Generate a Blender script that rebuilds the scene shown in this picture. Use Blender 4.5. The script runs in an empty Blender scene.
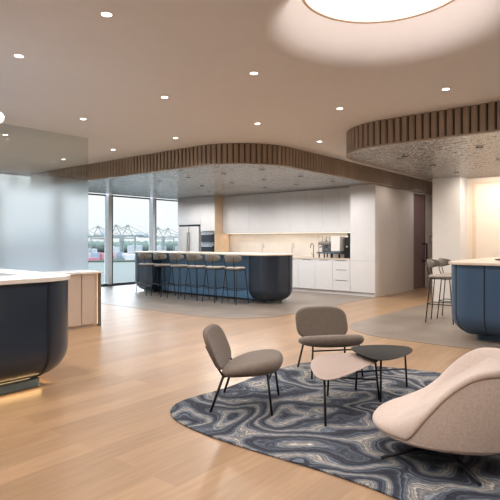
import bpy, bmesh, math, random
from math import pi, sin, cos, atan2, radians, sqrt
from mathutils import Vector, Matrix
random.seed(7)
S = bpy.context.scene
COL = S.collection

# ------------------------------------------------------------------ camera, world, exposure
HEAD = (0.7716, 0.6361)
cam_d = bpy.data.cameras.new('camera')
cam_d.sensor_width = 36; cam_d.lens = 36 * 510 / 500.0
cam_d.shift_y = -0.02; cam_d.clip_end = 9000; cam_d.clip_start = 0.05
cam = bpy.data.objects.new('camera', cam_d); COL.objects.link(cam)
cam.location = (0, 0, 1.35)
cam.rotation_euler = (pi / 2, 0, atan2(HEAD[1], HEAD[0]) - pi / 2)
S.camera = cam
S.view_settings.view_transform = 'Standard'; S.view_settings.look = 'None'
S.view_settings.gamma = 1; S.view_settings.exposure = 0.0
S.view_settings.use_curve_mapping = False
S.cycles.sample_clamp_indirect = 6
S.cycles.max_bounces = 10; S.cycles.diffuse_bounces = 5; S.cycles.transparent_max_bounces = 16
S.cycles.caustics_reflective = False

wd = bpy.data.worlds.new('overcast_sky'); S.world = wd; wd.use_nodes = True
nt = wd.node_tree; nt.nodes.clear()
wo = nt.nodes.new('ShaderNodeOutputWorld'); wb = nt.nodes.new('ShaderNodeBackground')
tc = nt.nodes.new('ShaderNodeTexCoord'); sep = nt.nodes.new('ShaderNodeSeparateXYZ')
cr = nt.nodes.new('ShaderNodeValToRGB')
cr.color_ramp.elements[0].position = 0.0; cr.color_ramp.elements[0].color = (0.88, 0.90, 0.92, 1)
cr.color_ramp.elements[1].position = 1.0; cr.color_ramp.elements[1].color = (11, 12.4, 14, 1)
for ps, c_ in ((.14, (1.04, 1.06, 1.08)), (.26, (5.0, 5.5, 6.1)), (.5, (9, 10, 11.3))):
    e_ = cr.color_ramp.elements.new(ps); e_.color = (*c_, 1)
nt.links.new(tc.outputs['Generated'], sep.inputs[0]); nt.links.new(sep.outputs['Z'], cr.inputs[0])
nt.links.new(cr.outputs[0], wb.inputs['Color']); nt.links.new(wb.outputs[0], wo.inputs[0])
wb.inputs['Strength'].default_value = 1.12

def light(name, typ, loc, energy, color, rot=(0, 0, 0), **kw):
    d = bpy.data.lights.new(name, typ); d.energy = energy; d.color = color
    for k, v in kw.items(): setattr(d, k, v)
    o = bpy.data.objects.new(name, d); COL.objects.link(o); o.location = loc; o.rotation_euler = rot
    return o
# daylight portal filling the window wall
pl = light('daylight_portal', 'AREA', (4.4, 12.72, 1.5), 1, (1, 1, 1), (pi / 2, 0, pi), shape='RECTANGLE', size=14.6, size_y=3.0)
pl.rotation_euler = (radians(-90), 0, 0)
pl.data.cycles.is_portal = True
p2_ = light('daylight_portal', 'AREA', (-2.95, 9.3, 1.5), 1, (1, 1, 1), (0, radians(90), 0), shape='RECTANGLE', size=3.0, size_y=6.8)
p2_.rotation_euler = (0, radians(-90), 0); p2_.data.cycles.is_portal = True
WARM = (1.0, 0.93, 0.87)
SPOT = 96.0

# ------------------------------------------------------------------ materials
def sock(n, *names):
    for k in names:
        if k in n.inputs: return n.inputs[k]
def mat(name, col, rough=0.5, metal=0.0, var=0.04, scale=6.0, bump=0.0, bscale=60.0, coat=0.0, sheen=0.0, spec=None, emit=None, es=0):
    m = bpy.data.materials.new(name); m.use_nodes = True
    t = m.node_tree; p = t.nodes['Principled BSDF']
    co = t.nodes.new('ShaderNodeTexCoord'); no = t.nodes.new('ShaderNodeTexNoise')
    no.inputs['Scale'].default_value = scale; no.inputs['Detail'].default_value = 3
    t.links.new(co.outputs['Object'], no.inputs['Vector'])
    r = t.nodes.new('ShaderNodeValToRGB')
    a = [max(0, c * (1 - var)) for c in col]; b = [min(1, c * (1 + var)) for c in col]
    r.color_ramp.elements[0].position = .3; r.color_ramp.elements[1].position = .7
    r.color_ramp.elements[0].color = (*a, 1); r.color_ramp.elements[1].color = (*b, 1)
    t.links.new(no.outputs['Fac'], r.inputs[0]); t.links.new(r.outputs[0], p.inputs['Base Color'])
    p.inputs['Roughness'].default_value = rough; p.inputs['Metallic'].default_value = metal
    p.inputs['Coat Weight'].default_value = coat; p.inputs['Sheen Weight'].default_value = sheen
    if spec is not None: p.inputs['Specular IOR Level'].default_value = spec
    if emit: p.inputs['Emission Color'].default_value = (*emit, 1); p.inputs['Emission Strength'].default_value = es
    if bump:
        n2 = t.nodes.new('ShaderNodeTexNoise'); n2.inputs['Scale'].default_value = bscale
        t.links.new(co.outputs['Object'], n2.inputs['Vector'])
        bp = t.nodes.new('ShaderNodeBump'); bp.inputs['Strength'].default_value = bump; bp.inputs['Distance'].default_value = 0.01
        t.links.new(n2.outputs['Fac'], bp.inputs['Height']); t.links.new(bp.outputs[0], p.inputs['Normal'])
    return m

M = {}
M['ceiling'] = mat('ceiling_paint', (.77, .78, .80), .9, var=.01)
M['white'] = mat('wall_paint', (.74, .72, .70), .7, var=.01)
M['cabinet'] = mat('cabinet_laminate', (.74, .73, .74), .45, var=.015)
M['beige_panel'] = mat('beige_wall_panel', (.62, .56, .51), .55, var=.02)
M['tan_panel'] = mat('tan_oak_panel', (.62, .47, .33), .5, var=.06)
M['credenza'] = mat('credenza_beige', (.50, .41, .345), .55, var=.03)
M['navy'] = mat('navy_laminate', (.017, .030, .053), .33, var=.03, coat=.15)
M['blue'] = mat('lit_blue_laminate', (.10, .22, .38), .35, var=.03)  # navy lightened in the colour for light falling on the island front
M['bar_blue'] = mat('bar_lit_navy_laminate', (.040, .090, .170), .38, var=.03, coat=.1)  # same navy, brightened in the colour for the lit bar
M['black'] = mat('black_steel', (.012, .012, .014), .4, metal=.3)
M['seam'] = mat('dark_seam', (.008, .012, .022), .5)
M['slab_white'] = mat('white_stone_top', (.78, .75, .72), .25, var=.02)
M['slab_warm'] = mat('pale_timber_top', (.70, .61, .52), .3, var=.03)
M['plinth'] = mat('teal_plinth', (.17, .25, .28), .4)
M['slat'] = mat('bronze_slat', (.30, .23, .175), .5, var=.10, scale=3)
M['slat_back'] = mat('bronze_backing_shaded', (.05, .036, .026), .6)  # bronze darkened in the colour for shade between the slats
M['frame'] = mat('window_aluminium', (.66, .69, .73), .45)
M['frame_dark'] = mat('window_gasket', (.05, .06, .065), .6, spec=.3)
M['taupe'] = mat('taupe_fabric', (.135, .105, .085), .85, var=.10, scale=40, bump=.25, bscale=300, sheen=.15)
M['stool_fab'] = mat('stool_vinyl', (.33, .29, .25), .5, var=.05)
M['stool_back'] = mat('stool_back_shell', (.18, .16, .14), .45, var=.05)
M['cream'] = mat('cream_boucle', (.60, .50, .45), .9, var=.05, scale=60, bump=.35, bscale=220, sheen=.25)
M['cream_back'] = mat('cream_woven', (.56, .475, .425), .9, var=.10, scale=70, bump=.35, bscale=260)
M['pink_top'] = mat('blush_table_top', (.33, .25, .215), .5, var=.01)
M['black_top'] = mat('black_table_top', (.013, .013, .012), .6, spec=.15)
M['plum'] = mat('plum_door_paint', (.21, .125, .13), .35, var=.03)
M['steel'] = mat('brushed_steel', (.50, .50, .52), .25, metal=.9)
M['dark_glass'] = mat('dark_oven_glass', (.03, .035, .05), .1)
M['backsplash'] = mat('stone_backsplash', (.60, .565, .53), .35, var=.06, scale=2.5)
M['lens'] = mat('lamp_lens', (1, 1, 1), .5, emit=(1, .93, .86), es=9)
M['lens_off'] = mat('unlit_lamp_lens', (.05, .05, .05), .3)
M['trim_white'] = mat('lamp_trim_white', (.75, .73, .70), .5)
M['led'] = mat('led_strip', (1, 1, 1), .5, emit=(1, .80, .56), es=4)
M['led_dim'] = mat('dim_led_strip', (1, 1, 1), .5, emit=(1, .66, .32), es=.55)
M['disc'] = mat('oculus_diffuser', (1, 1, 1), .5, emit=(1, .84, .77), es=.86)
M['globe'] = mat('globe_diffuser', (1, 1, 1), .5, emit=(1, .87, .78), es=1.1)
M['water'] = mat('river_water', (.060, .065, .062), .9, var=.05, scale=.02, spec=0)
M['quay'] = mat('quay_ground', (.036, .043, .038), .95, spec=0, var=.25, scale=.01)
M['trees'] = mat('far_trees_hazed', (.042, .054, .047), .95, spec=0, var=.10, scale=.02)  # greyed green, distance haze mixed into the colour
M['crane'] = mat('crane_hazed_paint', (.075, .09, .09), .6)  # distance haze is put into this colour
M['tower'] = mat('hazed_building', (.17, .18, .19), .8)  # far buildings, haze included in the colour
CONT = [mat('container_' + n, c, .7) for n, c in [('red', (.16, .05, .065)), ('pink', (.19, .115, .12)), ('blue', (.085, .11, .14)), ('white', (.20, .20, .205)), ('brown', (.14, .11, .10))]]  # container colours washed out to carry the distance haze

def wood_floor():
    m = bpy.data.materials.new('oak_floor_planks'); m.use_nodes = True
    t = m.node_tree; p = t.nodes['Principled BSDF']; L = t.links
    co = t.nodes.new('ShaderNodeTexCoord')
    br = t.nodes.new('ShaderNodeTexBrick'); br.offset = .37; br.offset_frequency = 2
    br.inputs['Scale'].default_value = 1; br.inputs['Brick Width'].default_value = 1.9
    br.inputs['Row Height'].default_value = .19; br.inputs['Mortar Size'].default_value = .0012
    br.inputs['Color1'].default_value = (.375, .237, .134, 1); br.inputs['Color2'].default_value = (.290, .178, .097, 1)
    br.inputs['Mortar'].default_value = (.25, .15, .085, 1); br.inputs['Bias'].default_value = -.1
    L.new(co.outputs['Object'], br.inputs['Vector'])
    mp = t.nodes.new('ShaderNodeMapping'); mp.inputs['Scale'].default_value = (1.2, 14, 1)
    L.new(co.outputs['Object'], mp.inputs[0])
    n = t.nodes.new('ShaderNodeTexNoise'); n.inputs['Scale'].default_value = 2.2; n.inputs['Detail'].default_value = 6
    L.new(mp.outputs[0], n.inputs['Vector'])
    r = t.nodes.new('ShaderNodeValToRGB'); r.color_ramp.elements[0].position = .3; r.color_ramp.elements[1].position = .72
    r.color_ramp.elements[0].color = (.84, .84, .84, 1); r.color_ramp.elements[1].color = (1.08, 1.08, 1.08, 1)
    L.new(n.outputs['Fac'], r.inputs[0])
    mx = t.nodes.new('ShaderNodeMix'); mx.data_type = 'RGBA'; mx.blend_type = 'MULTIPLY'; mx.inputs[0].default_value = 1
    L.new(br.outputs['Color'], mx.inputs[6]); L.new(r.outputs[0], mx.inputs[7]); L.new(mx.outputs[2], p.inputs['Base Color'])
    p.inputs['Roughness'].default_value = .33
    p.inputs['Specular IOR Level'].default_value = .55
    return m
M['floor'] = wood_floor()

def stone_floor():
    m = mat('grey_stone_floor', (.225, .185, .152), .36, var=.22, spec=.5, scale=1.8)
    m.node_tree.nodes['Noise Texture'].inputs['Detail'].default_value = 9
    return m
M['stone'] = stone_floor()

def rug_mat():
    m = bpy.data.materials.new('agate_rug_pile'); m.use_nodes = True
    t = m.node_tree; p = t.nodes['Principled BSDF']; L = t.links; N = t.nodes.new
    co = N('ShaderNodeTexCoord')
    def math_(op, a, b=None, bv=0):
        q = N('ShaderNodeMath'); q.operation = op
        L.new(a, q.inputs[0])
        if b is not None: L.new(b, q.inputs[1])
        else: q.inputs[1].default_value = bv
        return q.outputs[0]
    # warp the coordinates
    n1 = N('ShaderNodeTexNoise'); n1.inputs['Scale'].default_value = 1.1; n1.inputs['Detail'].default_value = 1.5
    L.new(co.outputs['Object'], n1.inputs['Vector'])
    sub = N('ShaderNodeVectorMath'); sub.operation = 'SUBTRACT'; sub.inputs[1].default_value = (.5, .5, .5)
    L.new(n1.outputs['Color'], sub.inputs[0])
    sc = N('ShaderNodeVectorMath'); sc.operation = 'SCALE'; sc.inputs['Scale'].default_value = 1.7
    L.new(sub.outputs[0], sc.inputs[0])
    ad = N('ShaderNodeVectorMath'); ad.operation = 'ADD'
    L.new(co.outputs['Object'], ad.inputs[0]); L.new(sc.outputs[0], ad.inputs[1])
    vo = N('ShaderNodeTexVoronoi'); vo.voronoi_dimensions = '2D'; vo.inputs['Scale'].default_value = 1.05
    L.new(ad.outputs[0], vo.inputs['Vector'])
    n0 = N('ShaderNodeTexNoise'); n0.inputs['Scale'].default_value = 1.25; n0.inputs['Detail'].default_value = .6
    L.new(ad.outputs[0], n0.inputs['Vector'])
    n2 = N('ShaderNodeTexNoise'); n2.inputs['Scale'].default_value = 7; n2.inputs['Detail'].default_value = 4
    L.new(co.outputs['Object'], n2.inputs['Vector'])
    # height field = distance + small noise, cut into rings
    h = math_('ADD', math_('ADD', math_('MULTIPLY', vo.outputs['Distance'], bv=.45), math_('MULTIPLY', n0.outputs['Fac'], bv=1.9)), math_('MULTIPLY', n2.outputs['Fac'], bv=.12))
    wide = math_('FRACT', math_('MULTIPLY', h, bv=4.0))
    fine = math_('FRACT', math_('MULTIPLY', h, bv=30.0))
    def ramp(src, st):
        r = N('ShaderNodeValToRGB'); e = r.color_ramp.elements
        e[0].position, e[0].color = st[0][0], (*st[0][1], 1); e[1].position, e[1].color = st[-1][0], (*st[-1][1], 1)
        for a, c in st[1:-1]:
            q = e.new(a); q.color = (*c, 1)
        L.new(src, r.inputs[0]); return r.outputs[0]
    navy = (.018, .022, .036); mid = (.075, .092, .125); gr = (.125, .138, .155); cr_ = (.23, .22, .21)
    A = ramp(wide, [(0, gr), (.12, cr_), (.28, gr), (.36, mid), (.46, navy), (.66, navy), (.76, mid), (.82, navy), (.92, mid), (1, gr)])
    B = ramp(fine, [(0, (.5,) * 3), (.3, (1.3,) * 3), (.5, (.7,) * 3), (.8, (2.1, 2.04, 1.96)), (1, (.5,) * 3)])
    n3 = N('ShaderNodeTexNoise'); n3.inputs['Scale'].default_value = 60; n3.inputs['Detail'].default_value = 3
    mp = N('ShaderNodeMapping'); mp.inputs['Scale'].default_value = (1, .35, 1)
    L.new(co.outputs['Object'], mp.inputs[0]); L.new(mp.outputs[0], n3.inputs['Vector'])
    C_ = ramp(n3.outputs['Fac'], [(.3, (.7,) * 3), (.7, (1.35,) * 3)])
    def mul(a, b):
        x = N('ShaderNodeMix'); x.data_type = 'RGBA'; x.blend_type = 'MULTIPLY'; x.inputs[0].default_value = 1
        L.new(a, x.inputs[6]); L.new(b, x.inputs[7]); return x.outputs[2]
    L.new(mul(mul(A, B), C_), p.inputs['Base Color'])
    p.inputs['Roughness'].default_value = .95
    bp = N('ShaderNodeBump'); bp.inputs['Strength'].default_value = .4; bp.inputs['Distance'].default_value = .004
    L.new(fine, bp.inputs['Height']); L.new(bp.outputs[0], p.inputs['Normal'])
    return m
M['rug'] = rug_mat()

def hammered():
    m = bpy.data.materials.new('hammered_metal'); m.use_nodes = True
    t = m.node_tree; p = t.nodes['Principled BSDF']; L = t.links
    co = t.nodes.new('ShaderNodeTexCoord')
    p.inputs['Base Color'].default_value = (.52, .51, .50, 1); p.inputs['Metallic'].default_value = 1
    p.inputs['Roughness'].default_value = .10
    n = t.nodes.new('ShaderNodeTexNoise'); n.inputs['Scale'].default_value = 11; n.inputs['Detail'].default_value = 1
    L.new(co.outputs['Object'], n.inputs['Vector'])
    bp = t.nodes.new('ShaderNodeBump'); bp.inputs['Strength'].default_value = 1.0; bp.inputs['Distance'].default_value = .11
    L.new(n.outputs['Fac'], bp.inputs['Height']); L.new(bp.outputs[0], p.inputs['Normal'])
    return m
M['hammered'] = hammered()

def pane_mat():
    m = bpy.data.materials.new('window_glass'); m.use_nodes = True
    t = m.node_tree; t.nodes.clear(); L = t.links
    o = t.nodes.new('ShaderNodeOutputMaterial'); mx = t.nodes.new('ShaderNodeMixShader')
    tr = t.nodes.new('ShaderNodeBsdfTransparent'); gl = t.nodes.new('ShaderNodeBsdfGlossy')
    tr.inputs[0].default_value = (.97, .985, .98, 1); gl.inputs['Roughness'].default_value = .02
    fr = t.nodes.new('ShaderNodeFresnel'); fr.inputs[0].default_value = 1.25
    L.new(fr.outputs[0], mx.inputs[0]); L.new(tr.outputs[0], mx.inputs[1]); L.new(gl.outputs[0], mx.inputs[2]); L.new(mx.outputs[0], o.inputs[0])
    return m
M['pane'] = pane_mat()

def frosted():
    m = bpy.data.materials.new('gradient_frosted_glass'); m.use_nodes = True
    t = m.node_tree; t.nodes.clear(); L = t.links; N = t.nodes.new
    o = N('ShaderNodeOutputMaterial'); co = N('ShaderNodeTexCoord'); sp = N('ShaderNodeSeparateXYZ')
    L.new(co.outputs['Object'], sp.inputs[0])
    mr = N('ShaderNodeMapRange'); mr.interpolation_type = 'SMOOTHSTEP'
    mr.inputs['From Min'].default_value = 1.95; mr.inputs['From Max'].default_value = 2.5
    mr.inputs['To Min'].default_value = 1; mr.inputs['To Max'].default_value = 0
    L.new(sp.outputs['Z'], mr.inputs[0])
    tr = N('ShaderNodeBsdfTransparent'); tr.inputs[0].default_value = (.88, .90, .89, 1)
    gl = N('ShaderNodeBsdfGlossy'); gl.inputs['Roughness'].default_value = .05; gl.inputs[0].default_value = (.8, .85, .85, 1)
    clear = N('ShaderNodeMixShader'); clear.inputs[0].default_value = .06
    L.new(tr.outputs[0], clear.inputs[1]); L.new(gl.outputs[0], clear.inputs[2])
    rf = N('ShaderNodeBsdfRefraction'); rf.inputs['Roughness'].default_value = .31; rf.inputs['IOR'].default_value = 1.18
    rf.inputs[0].default_value = (.93, .97, 1, 1)
    tl = N('ShaderNodeBsdfTranslucent'); tl.inputs[0].default_value = (.88, .94, 1.0, 1)
    df = N('ShaderNodeMixShader'); df.inputs[0].default_value = .18
    L.new(rf.outputs[0], df.inputs[1]); L.new(tl.outputs[0], df.inputs[2])
    mx = N('ShaderNodeMixShader')
    L.new(mr.outputs[0], mx.inputs[0]); L.new(clear.outputs[0], mx.inputs[1]); L.new(df.outputs[0], mx.inputs[2]); L.new(mx.outputs[0], o.inputs[0])
    return m
M['frosted'] = frosted()

# ------------------------------------------------------------------ mesh helpers
def link(name, bm, m, parent=None, smooth=False, bevel=0, seg=2, recalc=True):
    if recalc: bmesh.ops.recalc_face_normals(bm, faces=bm.faces)
    me = bpy.data.meshes.new(name); bm.to_mesh(me); bm.free()
    me.materials.append(M[m] if isinstance(m, str) else m)
    o = bpy.data.objects.new(name, me); COL.objects.link(o)
    if parent is not None: o.parent = parent
    if smooth:
        for p in me.polygons: p.use_smooth = True
        if smooth == 'auto':
            me.set_sharp_from_angle(angle=radians(40))
    if bevel:
        b = o.modifiers.new('bevel', 'BEVEL'); b.width = bevel; b.segments = seg; b.limit_method = 'ANGLE'
    return o
def tag(o, label=None, cat=None, group=None, kind=None):
    if label: o['label'] = label
    if cat: o['category'] = cat
    if group: o['group'] = group
    if kind: o['kind'] = kind
    return o
def empty(name, loc, rz, label, cat, group=None):
    o = bpy.data.objects.new(name, None); COL.objects.link(o); o.empty_display_size = .1
    o.location = loc; o.rotation_euler = (0, 0, rz); return tag(o, label, cat, group)
def B():
    return bmesh.new()
def box(bm, x0, x1, y0, y1, z0, z1):
    v = [bm.verts.new(p) for p in [(x0, y0, z0), (x1, y0, z0), (x1, y1, z0), (x0, y1, z0), (x0, y0, z1), (x1, y0, z1), (x1, y1, z1), (x0, y1, z1)]]
    for f in [(3, 2, 1, 0), (4, 5, 6, 7), (0, 1, 5, 4), (1, 2, 6, 5), (2, 3, 7, 6), (3, 0, 4, 7)]: bm.faces.new([v[i] for i in f])
    return bm
def boxo(name, x0, x1, y0, y1, z0, z1, m, parent=None, bevel=0):
    return link(name, box(B(), x0, x1, y0, y1, z0, z1), m, parent, bevel=bevel)
def loft(bm, rings, closed=True, cap0=True, cap1=True):
    R = [[bm.verts.new(p) for p in r] for r in rings]; n = len(R[0])
    for a, b in zip(R, R[1:]):
        for i in range(n if closed else n - 1):
            j = (i + 1) % n
            bm.faces.new((a[i], a[j], b[j], b[i]))
    if cap0: bm.faces.new(R[0][::-1])
    if cap1: bm.faces.new(R[-1])
    return bm
def tube(bm, pts, r, n=8):
    pts = [Vector(p) for p in pts]; rings = []
    up = None
    for i, p in enumerate(pts):
        if i == 0: d = pts[1] - p
        elif i == len(pts) - 1: d = p - pts[-2]
        else: d = (pts[i + 1] - p).normalized() + (p - pts[i - 1]).normalized()
        d.normalize()
        if up is None:
            up = Vector((0, 0, 1)) if abs(d.z) < .9 else Vector((1, 0, 0))
        a = d.cross(up).normalized(); b = a.cross(d).normalized(); up = b
        rr = r[i] if isinstance(r, (list, tuple)) else r
        rings.append([p + a * rr * cos(2 * pi * k / n) + b * rr * sin(2 * pi * k / n) for k in range(n)])
    return loft(bm, rings)
def lathe(bm, prof, c=(0, 0, 0), n=32, caps=True):
    rings = [[(c[0] + r * cos(2 * pi * k / n), c[1] + r * sin(2 * pi * k / n), c[2] + z) for k in range(n)] for r, z in prof]
    return loft(bm, rings, cap0=caps, cap1=caps)
def round_poly(pts, rad, n=8):
    """round the corners of a 2-D polygon; rad is one radius or one for each corner"""
    out = []; N_ = len(pts)
    for i in range(N_):
        p = Vector(pts[i]); a = Vector(pts[i - 1]); b = Vector(pts[(i + 1) % N_])
        r = rad[i] if isinstance(rad, (list, tuple)) else rad
        if r <= 0: out.append((p.x, p.y)); continue
        da = (a - p).normalized(); db = (b - p).normalized()
        ang = da.angle(db); d = r / math.tan(ang / 2)
        c = p + (da + db).normalized() * (r / sin(ang / 2))
        s = p + da * d - c; e = p + db * d - c
        a0 = atan2(s.y, s.x); a1 = atan2(e.y, e.x); dl = (a1 - a0 + pi) % (2 * pi) - pi
        for k in range(n + 1):
            t = a0 + dl * k / n; out.append((c.x + r * cos(t), c.y + r * sin(t)))
    return out
def prism(bm, poly, z0, z1):
    return loft(bm, [[(x, y, z0) for x, y in poly], [(x, y, z1) for x, y in poly]])
def normals2(poly):
    n = len(poly); out = []
    area = sum(poly[i - 1][0] * poly[i][1] - poly[i][0] * poly[i - 1][1] for i in range(n))
    sg = 1 if area > 0 else -1
    for i in range(n):
        a, p, b = Vector(poly[i - 1]), Vector(poly[i]), Vector(poly[(i + 1) % n])
        d1 = (p - a).normalized(); d2 = (b - p).normalized()
        n1 = Vector((d1.y, -d1.x)) * sg; n2 = Vector((d2.y, -d2.x)) * sg
        m_ = (n1 + n2)
        m_ = m_ / max(1e-6, m_.dot(n1))
        out.append(m_)
    return out
def keel(bm, poly, z0, z1, r, n=10):
    """upright body with a rounded bottom edge"""
    nr = normals2(poly); rings = []
    for k in range(n + 1):
        t = pi / 2 * k / n
        ins = r * (1 - sin(t)); z = z0 + r * (1 - cos(t))
        rings.append([(p[0] - q.x * ins, p[1] - q.y * ins, z) for p, q in zip(poly, nr)])
    rings.append([(p[0], p[1], z1) for p in poly])
    return loft(bm, rings)
def keel_seam(bm, p, nrm, z0, z1, r, w=.012, out=.004, n=10):
    nx, ny = nrm; tx, ty = -ny, nx; rings = []
    pr = []
    for k in range(n + 1):
        t = pi / 2 * k / n
        pr.append((-r * (1 - sin(t)), z0 + r * (1 - cos(t)), sin(t), -cos(t)))
    pr.append((0, z1, 1, 0))
    for o_, z, a, b in pr:
        q = []
        for s, e in ((-w, -.004), (w, -.004), (w, out), (-w, out)):
            q.append((p[0] + nx * (o_ + a * e) + tx * s, p[1] + ny * (o_ + a * e) + ty * s, z + b * e))
        rings.append(q)
    return loft(bm, rings)
def pad(bm, a, b, n, T, warp, ns=56, rings=9, edge=.16):
    """cushion: superellipse plan, domed thickness T, passed through warp(x,y,z)"""
    def ring(s, z):
        out = []
        for k in range(ns):
            t = 2 * pi * k / ns
            c, d = cos(t), sin(t)
            x = a * s * math.copysign(abs(c) ** (2 / n), c); y = b * s * math.copysign(abs(d) ** (2 / n), d)
            out.append(Vector(warp(x, y, z)))
        return out
    R = []
    ss = [.02, .2, .4, .6, .75] + [1 - edge + edge * sin(pi / 2 * k / 5) for k in range(6)]
    def zz(s):
        if s <= 1 - edge: return 1.0
        u = (s - 1 + edge) / edge
        return sqrt(max(0, 1 - u * u))
    for s in ss: R.append(ring(s, T / 2 * zz(s) * (1 - .12 * s * s)))
    for s in ss[::-1][1:]: R.append(ring(s, -T / 2 * zz(s)))
    return loft(bm, R)
def copy_tree(o, parent=None):
    c = o.copy(); COL.objects.link(c)
    if parent is not None: c.parent = parent
    for ch in list(o.children): copy_tree(ch, c)
    return c
def face_rot(f):
    return atan2(f[1], f[0]) - pi / 2

# ------------------------------------------------------------------ room shell
CZ, SZ = 3.03, 2.68           # ceiling and canopy heights
def struct(o): o['kind'] = 'structure'; return o
fl = struct(boxo('floor', -3, 15.5, -4, 12.8, -.12, 0, 'floor'))
zone1 = round_poly([(6.35, 12.72), (6.35, 5.33), (11.17, 5.33), (11.17, 12.72)], [0, 1.15, 0, 0], 14)
struct(link('floor', prism(B(), zone1, .0005, .004), 'stone'))
zone2 = round_poly([(6.6, -3.9), (6.6, 4.0), (11.1, 4.0), (11.1, -3.9)], [0, 1.05, 0, 0], 14)
struct(link('floor', prism(B(), zone2, .0005, .004), 'stone'))

# ceiling with a round flared opening
OC = (3.805, 1.745); OR = 1.02
bm = B()
angs = sorted([2 * pi * k / 96 for k in range(96)] + [atan2(y - OC[1], x - OC[0]) % (2 * pi) for x in (-3, 15.5) for y in (-4, 12.8)])
inner, outer = [], []
for t in angs:
    c, s = cos(t), sin(t); ds = []
    if c > 1e-9: ds.append((15.5 - OC[0]) / c)
    if c < -1e-9: ds.append((-3 - OC[0]) / c)
    if s > 1e-9: ds.append((12.8 - OC[1]) / s)
    if s < -1e-9: ds.append((-4 - OC[1]) / s)
    d = min(ds); outer.append((OC[0] + d * c, OC[1] + d * s, CZ)); inner.append((OC[0] + OR * c, OC[1] + OR * s, CZ))
rings = [outer, inner]
for r_, dz in [(.97, .006), (.92, .022), (.87, .050), (.83, .088), (.79, .140), (.755, .20), (.72, .26), (.69, .30), (.675, .33)]:
    rings.append([(OC[0] + r_ * cos(t), OC[1] + r_ * sin(t), CZ + dz) for t in angs])
loft(bm, rings, cap0=False, cap1=False)
for f in bm.faces: pass
c_ob = link('ceiling', bm, 'ceiling', smooth='auto'); struct(c_ob)
ocu = empty('ceiling_oculus', (OC[0], OC[1], CZ + .33), 0, 'large round glowing light disc recessed in a flared opening of the main ceiling', 'ceiling light')
link('diffuser', lathe(B(), [(.66, 0), (.66, .02)], n=72), 'disc', ocu, smooth='auto')
link('rim', lathe(B(), [(.655, -.006), (.680, -.006), (.680, .02), (.655, .02), (.655, -.006)], n=72, caps=False), mat('oculus_rim', (.55, .40, .30), .5), ocu)

light('oculus_glow', 'POINT', (OC[0], OC[1], CZ + .20), 13, (1, .82, .72), shadow_soft_size=.12)
# outer walls
struct(boxo('wall_left', -3.15, -3, -4, 5.9, 0, 3.4, 'white'))
struct(boxo('wall_back', -3, 15.5, -4.15, -4, 0, 3.4, 'white'))
struct(boxo('wall_end', 15.5, 15.65, -4.15, 12.95, 0, 3.4, 'white'))
struct(boxo('wall_kitchen', 11.81, 12.0, 5.6, 12.9, 0, SZ, 'backsplash'))
struct(boxo('wall_right', 12.0, 15.5, 12.8, 12.95, 0, 3.4, 'white'))
# corridor side wall, with door opening 13.48-14.4
bm = B(); box(bm, 11.81, 13.48, 5.37, 5.6, 0, SZ); box(bm, 14.42, 15.5, 5.37, 5.6, 0, SZ); box(bm, 13.48, 14.42, 5.37, 5.6, 2.62, SZ)
struct(link('wall_corridor', bm, 'beige_panel'))
# column wall and lit recess
struct(boxo('wall_column', 11.1, 15.5, 3.41, 4.0, 0, SZ, 'white'))
struct(boxo('wall_recess', 11.56, 11.8, -4, 3.41, 0, SZ, mat('recess_plaster', (.80, .70, .60), .7, var=.01)))
bm = B(); box(bm, 11.53, 11.56, 3.23, 3.30, 0.004, 2.60); box(bm, 11.53, 11.56, -2, 3.23, 2.55, 2.60)
struct(link('trim_1', bm, mat('recess_frame', (.72, .58, .44), .6)))
struct(boxo('baseboard_corridor', 11.82, 13.44, 5.355, 5.369, 0.001, .05, 'beige_panel'))

# door
dr = empty('door_1', (13.95, 5.44, 0), 0, 'plum painted door with dark pull handle at the end of the corridor wall', 'door'); dr['kind'] = 'structure'
boxo('door_leaf', -.45, .45, -.02, .03, .01, 2.60, 'plum', dr)
bm = B(); box(bm, -.465, -.452, -.04, .10, 0, 2.61); box(bm, .452, .465, -.04, .10, 0, 2.61); box(bm, -.452, .452, -.04, .10, 2.605, 2.617)
link('door_frame', bm, 'plum', dr)
bm = B(); box(bm, .27, .31, -.17, -.13, .74, 1.26); box(bm, .27, .31, -.14, -.02, .74, .78); box(bm, .27, .31, -.14, -.02, 1.22, 1.26)
link('pull_handle', bm, 'black', dr, bevel=.004)
sw = empty('wall_switch', (14.78, 5.37, 1.36), 0, 'small framed switch panel on the wall right of the plum door', 'switch')
bm = B(); box(bm, -.09, .09, -.014, 0, -.11, .11); link('plate', bm, 'black', sw, bevel=.003)
bm = B(); box(bm, -.072, .072, -.018, -.014, -.092, .092); link('face', bm, 'white', sw)

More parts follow.
